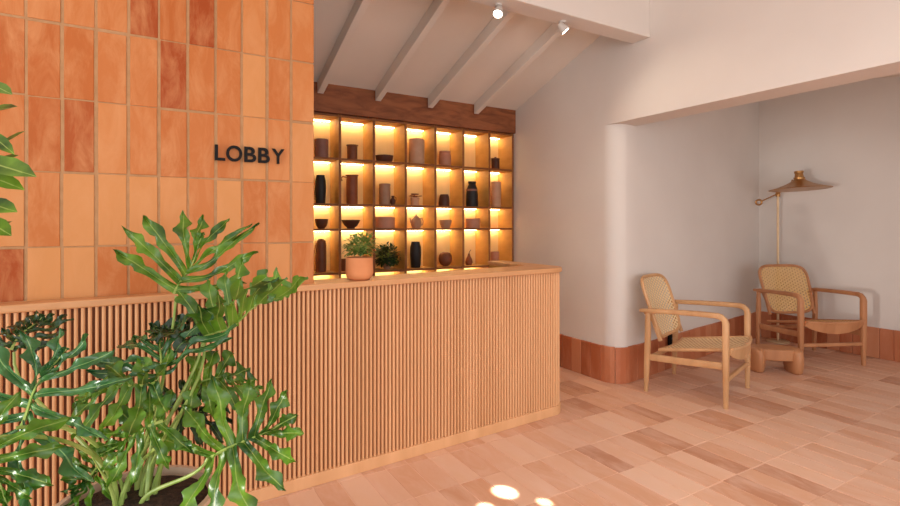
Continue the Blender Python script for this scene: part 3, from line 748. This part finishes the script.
def bez(a, b, c, d, n=12):
    a, b, c, d = map(V3, (a, b, c, d)); return [a*(1-t)**3+b*3*t*(1-t)**2+c*3*t*t*(1-t)+d*t**3 for t in [k/n for k in range(n+1)]]
PC = V3((-.035, 1.74, 0))
ph = thing('potted_philodendron', 'large potted philodendron with deeply cut green leaves in front of the desk', 'plant', PC)
def lp(p): return V3(p)-PC
MB().lathe([(0, 0), (.15, 0), (.165, .01), (.20, .25), (.215, .47), (.213, .48), (.198, .48), (.195, .455), (0, .455)], n=48).build('pot', M['pot'], ph, smooth=True)
m = MB(); m.lathe([(0, .4555), (.193, .4555), (.15, .475), (.06, .49), (0, .492)][::1], n=24)
o = m.build('soil', M['soil'], ph)
# leaves: base pixel, depth, tip pixel, depth, normal (right, up, towards camera), half width, options
back = -FW; 
def cam_vec(v): return RT*v[0]+V3((0, 0, v[1]))+back*v[2]
LEAVES = [
 # base, d, tip, d, normal, wid, kwargs
 ((176, 296), 1.78, (206, 236), 1.90, (-.1, -.35, 1), .29, dict(a0=76, a1=20, fold=14, seed=1, nl=5, lw=.44, droop=-.02, ldroop=.05)),
 ((204, 337), 1.66, (304, 276), 1.80, (-.35, 1, .35), .19, dict(a0=88, a1=22, fold=46, seed=2, nl=7, lw=.42, droop=.04, ldroop=-.1)),
 ((204, 337), 1.68, (150, 318), 1.78, (.2, 1, .5), .12, dict(a0=95, a1=28, fold=20, seed=12, nl=5, lw=.42, mat='leaf_dark')),
 ((158, 376), 1.55, (160, 326), 1.72, (0, .6, .9), .24, dict(a0=88, a1=25, fold=18, seed=3, nl=6, mat='leaf_blue')),
 ((158, 382), 1.50, (72, 400), 1.42, (-.1, 1, .55), .17, dict(a0=110, a1=28, fold=8, seed=4, nl=5, droop=.12)),
 ((192, 380), 1.66, (262, 372), 1.74, (0, .9, .5), .15, dict(a0=100, a1=28, fold=10, seed=5, nl=5, mat='leaf', droop=.3)),
 ((208, 458), 1.45, (296, 416), 1.50, (.15, .55, .9), .20, dict(a0=135, a1=30, fold=10, seed=6, nl=6, mat='leaf', droop=.02, ldroop=.1)),
 ((164, 424), 1.42, (98, 452), 1.34, (.1, .8, .8), .14, dict(a0=118, a1=28, fold=6, seed=7, nl=5, droop=.12)),
 ((178, 415), 1.62, (226, 402), 1.72, (0, .8, .7), .13, dict(a0=110, a1=28, fold=12, seed=8, nl=5, mat='leaf_dark')),
 ((100, 462), 1.50, (66, 492), 1.46, (0, .8, .8), .11, dict(a0=110, a1=28, fold=6, seed=9, nl=5, mat='leaf')),
 ((16, 428), 1.22, (62, 348), 1.30, (-.1, .25, 1), .235, dict(a0=140, a1=28, fold=6, seed=11, nl=6, mat='leaf_blue', lw=.46, droop=.02, ldroop=.12)),
 ((14, 352), 1.62, (40, 312), 1.72, (0, .1, 1), .13, dict(a0=80, a1=25, fold=10, seed=13, nl=5, mat='leaf_dark')),
 ((-22, 440), 1.10, (4, 506), 1.08, (.3, .5, .8), .14, dict(a0=120, a1=28, fold=6, seed=15, nl=5, mat='leaf')),
]
for i, (b, db, tp, dt, nv, wd, kw) in enumerate(LEAVES):
    Bp = at(b[0], b[1], db); Tp = at(tp[0], tp[1], dt)
    lf = lobed_leaf(ph, lp(Bp), lp(Tp), cam_vec(nv), wd, **kw)
    q = random.Random(i); a = q.uniform(0, 6.28)
    s0 = V3((.05*cos(a), .05*sin(a), .485)); e_ = lp(Bp)
    U = (lp(Tp)-e_).normalized()
    mid = (s0+e_)/2
    c1 = s0+V3((e_.x*.1, e_.y*.1, (e_.z-.485)*.5)); c2 = e_-U*.03-V3((0, 0, max(.06, (e_.z-.49)*.35)))
    if i in (10, 12): c2 = e_+V3((.14, .02, .0)); c1 = s0+V3((0, 0, .14))
    pts = bez(s0, c1, c2, e_)
    MB().tube(pts, [.0068*(1-.4*k/12) for k in range(13)], 8).build('stalk', M['stalk'], lf, smooth=True)
# thick young shoots at the centre
for i in range(7):
    q = random.Random(50+i); a = q.uniform(0, 6.28); r_ = q.uniform(.01, .07)
    p0 = V3((r_*cos(a), r_*sin(a), .482)); 
    MB().tube(bez(p0, p0+V3((0, 0, .06)), p0+V3((.04*cos(a), .04*sin(a), .12)), p0+V3((.07*cos(a), .07*sin(a), q.uniform(.12, .26)))), [.007*(1-.8*k/12) for k in range(13)], 6).build('shoot', M['stalk'], ph, smooth=True)

# ------------------------------------------------------------ tall plant at the left edge
TP = at(-95, 224, 1.30); TP = V3((TP.x, TP.y, 0))
e = thing('potted_ficus', 'tall plant with pointed oval leaves reaching in at the upper left edge', 'plant', TP)
MB().lathe([(0, 0), (.11, 0), (.125, .01), (.145, .28), (.142, .285), (.13, .285), (.128, .27), (0, .27)], n=32).build('pot', M['clay'], e, smooth=True)
MB().lathe([(0, .2705), (.126, .2705), (.08, .28), (0, .285)], n=20).build('soil', M['soil'], e)
MB().tube([(0, 0, .27), (.01, .0, .8), (-.005, .01, 1.3), (.0, 0, 1.75)], [.014, .012, .009, .004], 10).build('trunk', M['trunk'], e, smooth=True)
m = MB(); m.open = True; br = MB()
for (bx, by, tx, ty, w, dd) in ((-12, 82, 9, 90, .035, 1.28), (-18, 112, 12, 101, .04, 1.32), (-14, 130, 11, 150, .035, 1.30), (-10, 152, 18, 126, .04, 1.34), (-22, 158, 31, 169, .062, 1.24), (-20, 172, 20, 184, .045, 1.26),
                        (-20, 200, 13, 207, .05, 1.30), (-16, 218, 8, 232, .05, 1.32), (-20, 170, 12, 150, .05, 1.34), (-16, 236, 6, 218, .035, 1.36), (-50, 120, -20, 100, .05, 1.3), (-60, 170, -30, 190, .05, 1.28), (-50, 210, -20, 235, .05, 1.3)):
    b = at(bx, by, dd+.03); t2 = at(tx, ty, dd)
    small_leaf(m, b-TP, t2-b, cam_vec((-.2, 1, .9)), (t2-b).length, w, .15)
    br.tube([V3((0, 0, max(.6, (b-TP).z-.08))), (b-TP)*.5+V3((0, 0, (b-TP).z*.5-.02)), b-TP], [.004, .003, .002], 6)
q = random.Random(4)
for i in range(46):
    z = q.uniform(.7, 1.8); a = q.uniform(pi*.4, pi*1.7); rr_ = q.uniform(.08, .2)
    p = V3((rr_*cos(a), rr_*sin(a), z)); small_leaf(m, p, V3((cos(a), sin(a), q.uniform(-.4, .5))), (0, 0, 1), q.uniform(.08, .13), .05, .2)
    br.tube([V3((0, 0, z-.08)), p*.5+V3((0, 0, z*.5-.03)), p], [.004, .003, .002], 5)
m.build('foliage', M['leaf_lime'], e, smooth=True); br.build('branches', M['trunk'], e, smooth=True)
